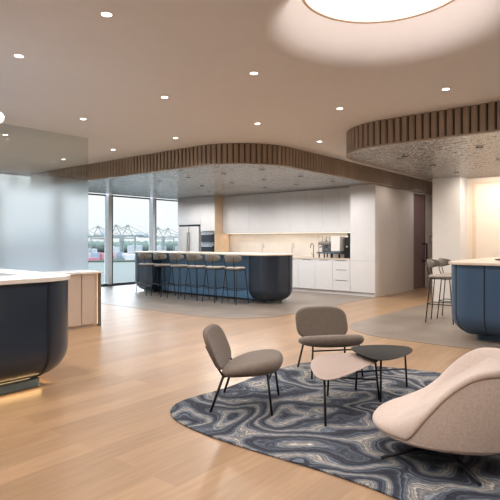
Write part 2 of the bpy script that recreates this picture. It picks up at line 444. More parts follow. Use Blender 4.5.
# window wall
mx = [-2.6, -.97, .66, 2.29, 3.92, 5.55, 7.20, 8.84, 10.48, 11.72]
for i in range(len(mx) - 1):
    w = empty('window_%d' % (i + 1), (mx[i], 12.8, 0), 0, None, None); w['kind'] = 'structure'
    top = SZ if mx[i] > 6 else CZ
    W_ = mx[i + 1] - mx[i]
    bm = B(); box(bm, 0, .11, -.18, .02, .05, top); link('mullion', bm, 'frame', w, bevel=.004)
    bm = B(); box(bm, .11, .165, -.16, .02, .05, top); box(bm, .165, W_, -.05, .02, top - .04, top); box(bm, 0.0, W_, -.12, .02, 0, .07)
    link('window_frame', bm, 'frame_dark', w)
    boxo('glass', .165, W_, -.012, -.002, .07, top - .04, 'pane', w)
for i in range(4):
    y0 = 5.9 + i * 1.7
    w = empty('window_%d' % (10 + i), (-3, y0, 0), 0, None, None); w['kind'] = 'structure'
    boxo('mullion', -.15, .1, 0, .15, .0, CZ, 'frame', w)
    bm = B(); box(bm, -.05, 0, .15, 1.7, CZ - .04, CZ); box(bm, -.05, .05, .15, 1.7, 0, .07); link('window_frame', bm, 'frame_dark', w)
    boxo('glass', -.03, -.02, .15, 1.7, .07, CZ - .04, 'pane', w)
struct(boxo('wall_window_end', -3, -2.6, 12.7, 12.9, 0, CZ, 'white'))

# ------------------------------------------------------------------ canopies
def canopy(poly, openpath, label):
    t = empty('ceiling_canopy', (0, 0, 0), 0, label, 'canopy')
    link('fascia_backing', prism(B(), poly, SZ + .012, CZ - .002), 'slat_back', t)
    link('soffit', prism(B(), poly, SZ + .001, SZ + .012), 'hammered', t)
    # slats along the path
    L_ = [0]
    for a, b in zip(openpath, openpath[1:]): L_.append(L_[-1] + (Vector(b) - Vector(a)).length)
    bm = B(); s = .03; j = 0
    while s < L_[-1] - .03:
        while L_[j + 1] < s: j += 1
        a, b = Vector(openpath[j]), Vector(openpath[j + 1]); d = (b - a).normalized(); p = a + d * (s - L_[j])
        nn = Vector((-d.y, d.x))        # outward (path runs with the outside on its left)
        hw = .038; q = []
        for u, v in ((-hw, -.004), (-hw, .018), (-hw * .6, .028), (hw * .6, .028), (hw, .018), (hw, -.004)):
            w_ = p + d * u + nn * v; q.append((w_.x, w_.y))
        prism(bm, q, SZ - .004, CZ - .004); s += .1
    link('slats', bm, 'slat', t)
    bm = B(); rr = []
    for i, p in enumerate(openpath):
        p = Vector(p); a = Vector(openpath[max(0, i - 1)]); b = Vector(openpath[min(len(openpath) - 1, i + 1)]); d = (b - a).normalized(); nn = Vector((-d.y, d.x))
        rr.append([(p.x + nn.x * o_, p.y + nn.y * o_, z) for o_, z in ((-.02, SZ - .012), (.034, SZ - .012), (.034, SZ + .006), (-.02, SZ + .006))])
    loft(bm, rr); link('edge_trim', bm, 'slat', t)
    return t
p1 = round_poly([(6.45, 12.55), (6.45, 5.34), (15.45, 5.34), (15.45, 12.55)], [0, 1.15, 0, 0], 28)
# outside on the left: run from corridor end to the window wall reversed
op1 = [p for p in p1 if p != p1[-1]][::-1]
op1 = list(reversed(p1[:-1]))          # corridor end first, then corner, then window end
def left_out(path, probe_inside):
    a, b = Vector(path[0]), Vector(path[1]); d = (b - a).normalized(); nn = Vector((-d.y, d.x))
    if (Vector(probe_inside) - a).dot(nn) > 0: return list(reversed(path))
    return path
canopy(p1, left_out(op1, (10, 9)), 'long bronze slatted ceiling canopy with rounded corner above the kitchen island')
p2 = round_poly([(6.68, -3.95), (6.68, 4.03), (15.45, 4.03), (15.45, -3.95)], [0, .95, 0, 0], 28)
op2 = p2[:-1]
canopy(p2, left_out(op2, (10, 0)), 'bronze slatted ceiling canopy with rounded corner above the right bar counter')

# ------------------------------------------------------------------ downlights
def downlight_proto(lit):
    t = empty('ceiling_downlight', (0, 0, 0), 0, None, 'ceiling light')
    bm = B(); lathe(bm, [(.038, -.002), (.052, -.002), (.052, .003), (.038, .003), (.038, -.002)], n=24, caps=False)
    link('trim_ring', bm, 'trim_white' if lit else 'black', t)
    link('lens', lathe(B(), [(.038, -.001), (.038, .004)], n=24), 'lens' if lit else 'lens_off', t)
    return t
dl = downlight_proto(True)
vis = {(2.25, 3.24): 'small lit downlight nearest the oculus on its left', (2.25, 4.59): 'small lit downlight high at the far left above reception',
       (3.99, 4.59): 'small lit downlight left of the middle, above the reception counter end', (3.99, 6.29): 'small lit downlight just above the top edge of the glass screen',
       (3.99, 3.24): 'small lit downlight between the oculus and the long canopy', (3.80, 8.20): 'faint downlight at the left edge seen through the clear top of the glass',
       (5.72, 9.75): 'faint downlight seen through the clear top of the glass near the slats', (5.70, 8.0): 'faint lit downlight between the glass screen corner and long canopy',
       (5.70, 6.29): 'small lit downlight just above the slats where the long canopy runs left', (5.75, 4.60): 'small lit downlight above the rounded corner of the long canopy',
       (5.76, 3.26): 'small lit downlight left of the right canopy corner', (5.77, 1.93): 'small lit downlight just above the right canopy slats',
       (7.47, 4.62): 'small lit downlight in the ceiling gap between the two canopies'}
extra = [(2.25, 1.0), (2.25, -.8), (.5, 3.24), (.5, 1.2), (.5, -.8), (3.99, -.8), (5.77, .2), (.5, 4.59), (5.75, -1.6), (-1.3, 3.2), (-1.3, .5), (2.25, 6.3), (.5, 6.3), (2.25, 8.2), (9.4, 4.65), (11.6, 4.67), (13.6, 4.67)]  # unseen downlights added because the room needs their light
first = True
for (x, y), lab in list(vis.items()) + [(p, None) for p in extra]:
    o = dl if first else copy_tree(dl); first = False
    o.location = (x, y, CZ); o['label'] = lab or 'small lit unseen downlight added for light in the main ceiling'
    o['group'] = 'lit downlights in the main ceiling' if lab else 'unseen downlights added in the main ceiling'
    e = SPOT * (.45 if y > 7 or x > 7 else 1)
    light('downlight_beam', 'SPOT', (x, y, CZ - .012), e, WARM, spot_size=radians(150), spot_blend=.8, shadow_soft_size=.045)
du = downlight_proto(False)
c1l = [(7.6, 5.97), (7.55, 7.91), (7.6, 6.95), (8.92, 6.95), (8.92, 5.98), (8.92, 7.91), (8.94, 8.9), (10.2, 5.96), (10.2, 6.95), (10.2, 7.91), (10.2, 9.87), (10.2, 11.1), (7.6, 8.9)]  # the downlight nearest the fridge is added to brighten the tall units
c2l = [(7.84, 3.26), (9.14, 3.29), (10.41, 3.28), (7.76, 2.12), (9.16, 2.19)]
first = True
for x, y in c1l + c2l:
    o = du if first else copy_tree(du); first = False
    o.location = (x, y, SZ); k = x + y
    kit = (x, y) in c1l
    o['group'] = 'recessed downlights under the kitchen canopy' if kit else 'recessed downlights under the bar canopy'
    src = c1l if kit else c2l
    row = 'row nearest the slatted edge' if x < 8 else ('middle row' if x < 10 else 'row nearest the back wall')
    rank = sorted([q for q in src if (q[0] < 8) == (x < 8) and (q[0] > 10) == (x > 10)], key=lambda q: q[1]).index((x, y))
    o['label'] = 'small dark downlight over the %s, %s, %s from the right' % ('kitchen island' if kit else 'right bar', row, ['first', 'second', 'third', 'fourth', 'fifth'][rank])
# fill spots added under the dark downlights to brighten kitchen and bar
for x, y in [(8.92, 7.91), (8.92, 6.95), (10.2, 9.87), (10.2, 11.1), (10.2, 7.91), (10.2, 5.96), (7.6, 6.95)]:
    light('canopy_fill', 'SPOT', (x, y, SZ - .015), 75 if x > 10 else 140, (1, .96, .92), spot_size=radians(168), spot_blend=.5, shadow_soft_size=.045)
for x, y in c2l:
    light('canopy_fill', 'SPOT', (x, y, SZ - .015), 15 if x > 10 else 60, (1, .88, .76), spot_size=radians(165), spot_blend=.5, shadow_soft_size=.045)

# globe pendant over reception
gp = empty('globe_pendant', (2.075, 4.62, 2.44), 0, 'small round glowing globe lamp hanging at the left edge above reception', 'pendant lamp')
link('globe', lathe(B(), [(.052 * sin(pi * k / 16) + .0004, .052 * -cos(pi * k / 16)) for k in range(17)], n=32), 'globe', gp, smooth=True)
link('rod', tube(B(), [(0, 0, .05), (0, 0, .588)], .004), 'trim_white', gp)

# ------------------------------------------------------------------ reception
rc = empty('reception_counter', (0, 0, 0), 0, 'dark navy reception counter with white top and rounded corner, at the left edge', 'counter')
RX, RY, RY2 = 2.745, 4.30, 6.2
blk = round_poly([(-1.8, RY), (RX, RY), (RX, RY2), (-1.8, RY2)], [.3, .40, .3, .3], 12)
bm = keel(B(), blk, .085, .72, .28)
Lp = round_poly([(-1.8, RY), (RX, RY), (RX, RY2), (2.42, RY2), (2.42, 4.80), (-1.8, 4.80)], [.01, .40, .01, .01, .01, .01], 12)
prism(bm, Lp, .72, .976)
link('body', bm, 'navy', rc, smooth='auto')
for p, n_ in (((2.385, RY), (0, -1)), ((RX, 4.78), (1, 0))): link('panel_seam', keel_seam(B(), p, n_, .085, .975, .28), 'seam', rc)
Ls = round_poly([(-1.82, RY - .02), (RX + .02, RY - .02), (RX + .02, RY2 + .02), (2.40, RY2 + .02), (2.40, 4.82), (-1.82, 4.82)], [.01, .41, .01, .01, .01, .01], 12)
link('counter_top', prism(B(), Ls, .976, 1.014), 'slab_white', rc, bevel=.003)
boxo('desk_surface', -1.7, 2.41, 4.81, 6.15, .721, .745, 'blue', rc)
pp = round_poly([(-1.6, 4.50), (2.42, 4.50), (2.42, 6.0), (-1.6, 6.0)], .05, 6)
link('plinth', prism(B(), pp, 0.0, .073), 'plinth', rc, bevel=.008)
pq = round_poly([(-1.5, 4.56), (2.36, 4.56), (2.36, 5.9), (-1.5, 5.9)], .05, 6)
link('led_strip', prism(B(), pq, .0732, .0848), 'led_dim', rc)
for y_ in (2.4, .4, -1.6):
    light('wall_washer', 'AREA', (10.85, y_, SZ - .02), 36, (1, .88, .77), (0, radians(-16), 0), shape='RECTANGLE', size=.05, size_y=1.6)
light('plinth_glow', 'AREA', (2.47, 5.2, .05), 2.0, (1, .68, .34), (0, radians(-80), 0), shape='RECTANGLE', size=.04, size_y=1.3)
light('plinth_glow', 'AREA', (.6, 4.47, .05), 3, (1, .62, .26), (radians(-80), 0, 0), shape='RECTANGLE', size=3.6, size_y=.04)

cd = empty('low_credenza', (0, 0, 0), 0, 'low beige credenza with pale top standing under the frosted glass screen', 'cabinet')
boxo('body', -1.8, 4.60, 6.94, 7.44, .04, .83, 'credenza', cd)
boxo('plinth', -1.8, 4.60, 6.95, 7.42, 0, .04, 'credenza', cd)
for i, (a, b) in enumerate([(-.75, .72), (.73, 2.20), (2.21, 2.95), (2.96, 3.60), (3.61, 4.355), (4.365, 4.60)]):
    boxo('door', a + .006, b - .006, 6.918, 6.94, .05, .825, 'credenza', cd, bevel=.002)
boxo('credenza_top', -1.82, 4.72, 6.90, 7.46, .83, .86, 'slab_white', cd, bevel=.002)
boxo('end_panel', 4.695, 4.708, 6.92, 7.45, 0, .83, 'stool_back', cd)
boxo('end_reveal', 4.602, 4.66, 6.97, 7.44, 0, .83, 'tan_panel', cd)
boxo('led_strip', 4.672, 4.684, 6.975, 6.985, .03, .82, 'led_dim', cd)
gs = empty('glass_screen', (0, 0, 0), 0, 'tall frosted glass partition fading to clear at the top, behind reception', 'glass screen')
for a, b in ((-1.8, .40), (.402, 2.60), (2.602, 4.79)):
    boxo('glass_panel', a, b, 7.405, 7.415, .861, CZ - .003, 'frosted', gs)

# ------------------------------------------------------------------ kitchen
def handle_line(bm, y, z): box(bm, 11.142, 11.15, y - .10, y + .10, z - .006, z)
# right tall unit
tu = empty('tall_cabinet', (0, 0, 0), 0, 'tall white cabinet at the right end of the kitchen with beige side', 'cabinet')
boxo('body', 11.17, 11.80, 5.372, 6.03, .09, SZ - .001, 'beige_panel', tu)
boxo('side_panel', 11.13, 11.80, 5.358, 5.372, .0, SZ - .001, 'beige_panel', tu)
boxo('door', 11.148, 11.168, 5.376, 6.024, .855, SZ - .006, 'cabinet', tu, bevel=.0015)
boxo('door', 11.148, 11.168, 5.376, 6.024, .095, .848, 'cabinet', tu, bevel=.0015)
boxo('plinth', 11.19, 11.78, 5.376, 6.03, 0, .09, 'cabinet', tu)
# base units
ys = [6.03, 6.52, 7.03, 7.55, 8.05, 8.55, 9.05, 9.55, 10.05, 10.55]
for i in range(9):
    a, b = ys[i], ys[i + 1]
    if i == 0:
        lab = 'white base cabinet with three drawers beside the tall cabinet'
    elif i < 3: lab = ['', 'white base cabinet left of the drawer unit, below the coffee machine', 'white base cabinet below the tall black tap'][i]
    else: lab = 'white base cabinet mostly hidden behind the kitchen island, %s from the drawer unit' % ['', '', '', 'third', 'fourth', 'fifth', 'sixth', 'seventh', 'eighth'][i]
    t = empty('base_cabinet', (0, a, 0), 0, lab, 'cabinet', 'white base cabinets along the kitchen wall')
    w = b - a
    boxo('body', 11.172, 11.79, .001, w - .001, .09, .858, 'cabinet', t)
    if i == 0:
        for z0, z1 in ((.095, .36), (.364, .62), (.624, .85)):
            d = boxo('drawer', 11.150, 11.171, .003, w - .003, z0, z1, 'cabinet', t, bevel=.0015)
            boxo('grip_groove', 11.146, 11.150, w * .2, w * .8, z1 - .016, z1 - .006, 'seam', d)
    else:
        d = boxo('door', 11.150, 11.171, .003, w - .003, .095, .85, 'cabinet', t, bevel=.0015)
        boxo('grip_groove', 11.146, 11.150, w * .25, w * .75, .838, .848, 'seam', d)
    boxo('plinth', 11.20, 11.75, .001, w - .001, 0, .09, 'cabinet', t)
tag(boxo('kitchen_worktop', 11.14, 11.795, 6.034, 10.548, .858, .895, 'slab_warm', None, bevel=.002), 'long pale worktop along the kitchen back wall', 'worktop')
for i in range(9):
    a = 6.03 + i * .5022; b = a + .5022
    lab = ['white upper cabinet door unit above the coffee machine', 'white upper cabinet second from the right tall unit', 'white upper cabinet above the tall black tap'][i] if i < 3 else \
          ('white upper cabinet furthest left beside the oven tower' if i == 8 else 'white upper cabinet in the long row, %s from the right tall cabinet' % ['', '', '', 'fourth', 'fifth', 'sixth', 'seventh', 'eighth'][i])
    t = empty('upper_cabinet', (0, a, 0), 0, lab, 'cabinet', 'white upper cabinets in one row')
    boxo('body', 11.522, 11.79, .001, .501, 1.55, SZ - .002, 'cabinet', t)
    boxo('door', 11.50, 11.521, .002, .500, 1.54, SZ - .006, 'cabinet', t, bevel=.0015)
st = tag(boxo('under_cabinet_light', 11.60, 11.62, 6.05, 10.53, 1.538, 1.5495, 'led', None), 'warm light strip under the row of upper cabinets', 'light strip')
light('strip_glow', 'AREA', (11.62, 8.3, 1.53), 8, (1, .84, .66), (0, 0, 0), shape='RECTANGLE', size=.03, size_y=4.4)
# splashback lights wall; lit tan side of the oven tower
# left tall units
fr = empty('fridge_cabinet', (0, 0, 0), 0, 'tall white cabinet housing the double door fridge at the window end', 'cabinet')
bm = B(); box(bm, 11.172, 11.79, 11.17, 12.2, 1.83, SZ - .002); box(bm, 11.172, 11.79, 12.17, 12.2, 0, 1.83); box(bm, 11.172, 11.79, 11.17, 11.19, 0, 1.83)
link('body', bm, 'cabinet', fr)
boxo('door', 11.15, 11.171, 11.172, 11.684, 1.835, SZ - .006, 'cabinet', fr, bevel=.0015)
boxo('door', 11.15, 11.171, 11.688, 12.198, 1.835, SZ - .006, 'cabinet', fr, bevel=.0015)
fg = empty('fridge', (0, 0, 0), 0, 'white double door fridge with dark surround built into the far cabinets', 'fridge')
boxo('body', 11.18, 11.78, 11.195, 12.165, .01, 1.825, 'seam', fg)
for a, b in ((11.235, 11.665), (11.70, 12.13)):
    d = boxo('door', 11.13, 11.18, a, b, .08, 1.77, 'slab_white', fg, bevel=.004)
    boxo('door_handle', 11.105, 11.13, (a + .01 if a < 11.5 else a + .0) + (.37 if a < 11.5 else .02), (a + .03 if a < 11.5 else a + .02) + (.37 if a < 11.5 else .02), .6, 1.6, 'steel', d, bevel=.003)
ot = empty('oven_cabinet', (0, 0, 0), 0, 'tall white cabinet with tan side holding two stacked ovens', 'cabinet')
bm = B(); box(bm, 11.172, 11.79, 10.575, 11.165, 1.62, SZ - .002); box(bm, 11.172, 11.79, 10.575, 11.165, 0.02, .95)
link('body', bm, 'cabinet', ot)
boxo('side_panel', 11.15, 11.79, 10.553, 10.575, 0, SZ - .002, 'tan_panel', ot)
boxo('side_panel', 11.172, 11.79, 11.150, 11.168, .95, 1.62, 'cabinet', ot)
boxo('door', 11.15, 11.171, 10.578, 11.163, 1.625, SZ - .006, 'cabinet', ot, bevel=.0015)
boxo('door', 11.15, 11.171, 10.578, 11.163, .08, .945, 'cabinet', ot, bevel=.0015)
for z0, z1, lab in ((1.27, 1.61, 'built in microwave with dark glass, upper of the two ovens'), (.955, 1.255, 'built in oven with dark glass, lower of the two ovens')):
    t = empty('wall_oven', (11.15, 10.59, z0), 0, lab, 'oven'); h = z1 - z0
    boxo('body', .005, .55, 0, .555, 0, h, 'steel', t)
    boxo('glass_door', -.012, .005, .01, .545, .02, h - .085, 'dark_glass', t, bevel=.002)
    boxo('control_panel', -.010, .005, .01, .545, h - .08, h - .005, 'steel', t)
    boxo('oven_handle', -.04, -.02, .06, .50, h - .11, h - .09, 'steel', t, bevel=.003)

# island
isl = empty('kitchen_island', (0, 0, 0), 0, 'long navy kitchen island with rounded ends and pale top, bar stools along it', 'island')
IX0, IX1, IY0, IY1 = 8.36, 9.32, 6.30, 11.0
for nm, (a, b) in (('end_drum', (IY0, 6.93)), ('end_drum', (10.1, IY1))):
    poly = round_poly([(IX0, a), (IX1, a), (IX1, b), (IX0, b)], [.34, .34, 0, 0] if a < 8 else [0, 0, .34, .34], 12)
    d = link(nm, keel(B(), poly, .045, 1.02, .26), 'navy', isl, smooth='auto')
    yc = a if a < 8 else b; sg = -1 if a < 8 else 1
    sp_ = [((IX0, a + .57 if a < 8 else a + .06), (-1, 0)), ((IX1 - .36, yc), (0, sg))] + ([((IX0, yc - sg * .36), (-1, 0))] if a > 8 else [])
    for p_, n_ in sp_: link('panel_seam', keel_seam(B(), p_, n_, .045, 1.02, .26), 'seam', d)
    q = round_poly([(IX0 + .25, a + .25), (IX1 - .25, a + .25), (IX1 - .25, b - .25), (IX0 + .25, b - .25)], .05, 4)
    link('plinth', prism(B(), q, .004, .045), 'plinth', d)
boxo('front_panel', 8.68, 8.72, 6.90, 10.13, .06, 1.02, 'blue', isl)
boxo('carcass', 8.72, 9.29, 6.90, 10.13, .06, 1.02, 'navy', isl)
boxo('kick_board', 8.74, 9.25, 6.90, 10.13, .004, .06, 'seam', isl)
top = round_poly([(IX0 - .03, IY0 - .03), (IX1 + .03, IY0 - .03), (IX1 + .03, IY1 + .03), (IX0 - .03, IY1 + .03)], .38, 12)
link('island_top', prism(B(), top, 1.02, 1.05), 'slab_warm', isl, bevel=.003)

def gooseneck(name, loc, m, label, h=.21, reach=.12, rz=0, lever=True):
    t = empty(name, loc, rz, label, 'tap')
    bm = B(); lathe(bm, [(.024, 0), (.024, .012), (.014, .016), (.014, .05)], n=16)
    r = reach / 2
    pts = [(0, 0, .03), (0, 0, h - r)] + [(r - r * cos(pi * k / 8), 0, h - r + r * sin(pi * k / 8)) for k in range(1, 9)] + [(reach, 0, h - r - .05)]
    tube(bm, pts, .010); link('spout', bm, m, t, smooth='auto')
    if lever: link('lever', tube(B(), [(0, 0, .07), (0, -.05, .085), (0, -.08, .10)], .006), m, t, smooth=True)
    return t
gooseneck('kitchen_tap', (11.5, 9.03, .895), 'steel', 'curved chrome tap on the back worktop, left one seen over the island', h=.36, reach=.16, rz=-2.2)
gooseneck('kitchen_tap', (11.5, 7.99, .895), 'steel', 'curved chrome tap on the back worktop just over the right island end', h=.36, reach=.16, rz=-2.2)
gooseneck('kitchen_tap', (11.5, 7.30, .895), 'black', 'tall black tap on the back worktop left of the coffee machine', h=.36, reach=.14, rz=pi)

# espresso machine
em = empty('espresso_machine', (11.42, 6.62, .895), 0, 'silver espresso machine on legs with cups on top, on the back worktop', 'coffee machine')
for x in (-.2, .2):
    for y in (-.26, -.02, .18, .33):
        link('foot', lathe(B(), [(.018, 0), (.018, .11)], (x, y, 0), n=12), 'black', em)
boxo('base_tray', -.26, .24, -.32, .37, .11, .15, mat('slate_tray', (.07, .10, .14), .35), em, bevel=.004)
boxo('main_body', -.05, .22, -.30, .34, .15, .40, 'steel', em, bevel=.01)
boxo('side_housing', -.25, .22, -.30, -.04, .17, .55, 'slab_white', em, bevel=.015)
bm = B(); tube(bm, [(-.2, .02, .15), (-.2, .02, .56)], .008); tube(bm, [(-.2, .34, .15), (-.2, .34, .56)], .008); tube(bm, [(-.2, .12, .40), (-.2, .12, .56)], .008); tube(bm, [(-.2, .24, .40), (-.2, .24, .56)], .008); tube(bm, [(.1, .34, .40), (.1, .34, .56)], .008)
link('rail', bm, 'steel', em, smooth=True)
boxo('group_head_bar', -.22, .05, .0, .36, .33, .40, 'stool_back', em, bevel=.02)
for y in (.08, .26):
    link('group_head', lathe(B(), [(.03, 0), (.035, .04), (.03, .07)], (-.15, y, .27), n=16), 'steel', em, smooth='auto')
    link('portafilter_handle', tube(B(), [(-.15, y, .285), (-.28, y, .27)], .012), 'black', em)
boxo('upper_shelf', -.1, .20, -.02, .35, .405, .415, 'steel', em)
for k, (y, x) in enumerate([(.05, 0), (.14, .02), (.23, 0), (.31, .03), (.10, .1), (.2, .1)]):
    bm = lathe(B(), [(.022, 0), (.034, .05), (.036, .06), (.032, .06), (.02, .008)], n=16)
    o = link('coffee_cup', bm, 'slab_white', None, smooth='auto'); o.location = (11.42 + x, 6.62 + y, .895 + .415)
    tag(o, 'small white cup stacked on top of the espresso machine', 'cup', 'white cups on the espresso machine')
gr = empty('coffee_grinder', (11.42, 6.16, .895), 0, 'tall black coffee grinder between espresso machine and tall cabinet', 'grinder')
boxo('body', -.14, .14, -.11, .11, .0, .52, 'black', gr, bevel=.012)
link('hopper', lathe(B(), [(.06, .52), (.085, .60), (.085, .625), (.02, .63)], n=24), 'dark_glass', gr, smooth='auto')
boxo('spout', -.19, -.14, -.03, .03, .26, .32, 'steel', gr, bevel=.006)

# ------------------------------------------------------------------ right bar counter
rb = empty('bar_counter', (0, 0, 0), 0, 'blue bar counter with rounded end and pale top at the right edge', 'counter')
bp_ = round_poly([(7.03, -2.6), (9.75, -2.6), (9.75, 2.36), (7.03, 2.36)], .30, 12)
link('body', keel(B(), bp_, .07, 1.02, .29), 'bar_blue', rb, smooth='auto')
for y in (1.86, 1.24, .62, 0, -.62, -1.24): link('panel_seam', keel_seam(B(), (7.03, y), (-1, 0), .07, 1.02, .29, w=.008), 'seam', rb)
t_ = radians(35); link('panel_seam', keel_seam(B(), (7.33 - .30 * cos(t_), 2.06 + .30 * sin(t_)), (-cos(t_), sin(t_)), .07, 1.02, .29, w=.008), 'seam', rb)
bt = round_poly([(7.0, -2.63), (9.78, -2.63), (9.78, 2.39), (7.0, 2.39)], .30, 12)
link('bar_top', prism(B(), bt, 1.02, 1.052), 'slab_warm', rb, bevel=.003)
q = round_poly([(7.34, -2.3), (9.45, -2.3), (9.45, 2.05), (7.34, 2.05)], .05, 4)
link('plinth', prism(B(), q, .004, .07), 'bar_blue', rb)
# tray with small vessels
tr_ = empty('serving_tray', (8.15, 1.86, 1.052), .3, 'dark round tray on the right bar counter', 'tray')
link('tray', lathe(B(), [(.13, .0), (.15, .012), (.155, .018), (.14, .014), (.02, .008)], n=32), 'black', tr_, smooth='auto')
for i, (x, y, h, r, m_, lab) in enumerate([(8.17, 1.90, .055, .035, 'stool_fab', 'small taupe bowl on the dark tray'), (8.13, 1.80, .085, .04, 'stool_back', 'grey lidded pot on the dark tray')]):
    bm = lathe(B(), [(r * .7, 0), (r, h * .3), (r, h * .75), (r * .6, h), (r * .2, h * 1.05), (r * .2, h * 1.2), (.002, h * 1.22)] if i else [(r * .6, 0), (r, h * .8), (r, h), (r * .85, h), (r * .5, .01)], n=24)
    o = link(['small_bowl', 'lidded_pot'][i], bm, m_, None, smooth='auto'); o.location = (x, y, 1.052 + .0135); tag(o, lab, ['bowl', 'pot'][i])

# ------------------------------------------------------------------ bar stools
def bar_stool():
    t = empty('bar_stool', (0, 0, 0), 0, 'x', 'stool')
    for sx in (-1, 1):
        for sy in (-1, 1):
            link('leg', tube(B(), [(sx * .19, sy * .215, 0), (sx * .15, sy * .15, .715)], .009), 'black', t, smooth=True)
    zf = .30; a = .173; b = .187
    bm = tube(B(), [(-a, -b, zf), (a, -b, zf)], .007); tube(bm, [(a, -b, zf), (a, b, zf)], .007); tube(bm, [(a, b, zf), (-a, b, zf)], .007); tube(bm, [(-a, b, zf), (-a, -b, zf)], .007)
    link('footrest', bm, 'black', t, smooth=True)
    link('seat_frame', tube(B(), [(-.15, -.15, .715), (.15, -.15, .715), (.15, .15, .715), (-.15, .15, .715), (-.15, -.15, .715)], .008), 'black', t)
    link('seat', pad(B(), .205, .20, 2.8, .05, lambda x, y, z: (x, y, .748 + z + .1 * x * x), edge=.14), 'stool_fab', t, smooth=True)
    for sx in (-1, 1):
        link('back_support', tube(B(), [(sx * .10, -.16, .72), (sx * .115, -.20, .85), (sx * .12, -.215, .97)], .007), 'black', t, smooth=True)
    # curved shell back
    bm = B(); rings = []; n = 22; R = .225
    for k in range(n + 1):
        th = radians(-90 - 72 + 144 * k / n); e = sin(pi * k / n) ** .25 if 0 < k < n else .25
        hh = .078 * max(e, .35); c = (R * cos(th), R * sin(th) + .0, .955)
        T = .012; q = []
        for j in range(12):
            u = 2 * pi * j / 12
            rr = T * cos(u); zz = hh * math.copysign(abs(sin(u)) ** .6, sin(u))
            q.append((c[0] + cos(th) * rr, c[1] + sin(th) * rr, c[2] + zz))
        rings.append(q)
    loft(bm, rings); link('backrest', bm, 'stool_back', t, smooth=True)
    return t
sp = bar_stool(); used = False
names = ['nearest the right end drum', 'second from the right end', 'third from the right end', 'fourth from the right end', 'fifth from the right end', 'furthest left, before the window end drum']
for k in range(6):
    o = sp if not used else copy_tree(sp); used = True
    o.location = (8.125, 7.10 + k * .575, .004); o.rotation_euler.z = face_rot((1, .0)) + [.05, -.04, .08, 0, -.05, .04][k]
    o['label'] = 'grey bar stool at the kitchen island, ' + names[k]; o['group'] = 'bar stools along the kitchen island'
for k, (x, lab) in enumerate([(8.48, 'grey bar stool at the end of the right bar counter, nearer the camera'), (9.02, 'grey bar stool at the end of the right bar counter, the one behind')]):
    o = copy_tree(sp); o.location = (x, 2.90, .004); o.rotation_euler.z = face_rot((.12, -1)); o['label'] = lab; o['group'] = 'bar stools at the right bar counter'

# ------------------------------------------------------------------ rug
rug = [(2.65, 3.00), (2.56, 2.80), (2.52, 2.5), (2.52, 2.1), (2.55, 1.7), (2.56, 1.4), (2.53, 1.05), (2.44, .65), (2.42, .2), (2.6, -.2), (3.1, -.4), (3.9, -.35), (4.6, -.1), (5.0, .4), (5.12, 1.0), (5.2, 1.6), (5.16, 2.05), (5.02, 2.45), (4.90, 2.85), (4.68, 3.12), (4.2, 3.15), (3.8, 3.14), (3.4, 3.10), (3.0, 3.16), (2.8, 3.12)]
def smooth_poly(P, it=2):
    for _ in range(it):
        Q = []
        for i in range(len(P)):
            a, b = P[i], P[(i + 1) % len(P)]
            Q += [(a[0] * .75 + b[0] * .25, a[1] * .75 + b[1] * .25), (a[0] * .25 + b[0] * .75, a[1] * .25 + b[1] * .75)]
        P = Q
    return P
RZ = .012
tag(link('area_rug', prism(B(), smooth_poly(rug), .0005, RZ), 'rug', None, bevel=.004), 'organic shaped navy and grey rug with swirling agate pattern', 'rug')

# ------------------------------------------------------------------ lounge chairs
def lounge_chair():
    t = empty('lounge_chair', (0, 0, RZ), 0, 'x', 'chair')
    # seat
    def sw_(x, y, z):
        f = max(0, y - .08)
        zz = .335 + z * (1.0 + .3 * (y / .26)) - .45 * f * f + .035 * (y / .26) - .10 * max(0, -y - .05)
        return (x, y + .055, zz)
    link('seat', pad(B(), .325, .243, 2.6, .095, sw_, edge=.22), 'taupe', t, smooth=True)
    # backrest in x-z, tilted
    def bw(x, y, z):
        yy = -.255 - y * .40 + .30 * x * x - z
        return (x, yy, .462 + y * .94)
    link('backrest', pad(B(), .285, .172, 3.5, .045, bw, edge=.12), 'taupe', t, smooth=True)
    for sx in (-1, 1):
        link('leg', tube(B(), [(sx * .26, .24, 0), (sx * .235, .20, .32)], .0095), 'black', t, smooth=True)
        link('leg', tube(B(), [(sx * .26, -.24, 0), (sx * .225, -.145, .275)], .0105), 'black', t, smooth=True)
        link('back_support', tube(B(), [(sx * .225, -.145, .27), (sx * .215, -.235, .40), (sx * .205, -.29, .50)], .008), 'black', t, smooth=True)
        link('side_rail', tube(B(), [(sx * .225, -.145, .272), (sx * .232, .05, .295), (sx * .235, .20, .318)], .008), 'black', t, smooth=True)
    bm = tube(B(), [(-.238, .212, .262), (.238, .212, .262)], .0075); tube(bm, [(-.225, -.145, .272), (.225, -.145, .272)], .0075)
    link('cross_bar', bm, 'black', t, smooth=True)
    return t
lc = lounge_chair()
lc.location = (3.21, 2.685, RZ); lc.rotation_euler.z = face_rot((.51, -.86)); lc['label'] = 'taupe upholstered lounge chair at the left edge of the rug, seen from the side'; lc['group'] = 'taupe lounge chairs'
l2 = copy_tree(lc)
l2.location = (4.516, 2.68, RZ); l2.rotation_euler.z = face_rot((-.64, -.77)); l2['label'] = 'taupe upholstered lounge chair facing the camera behind the coffee tables'

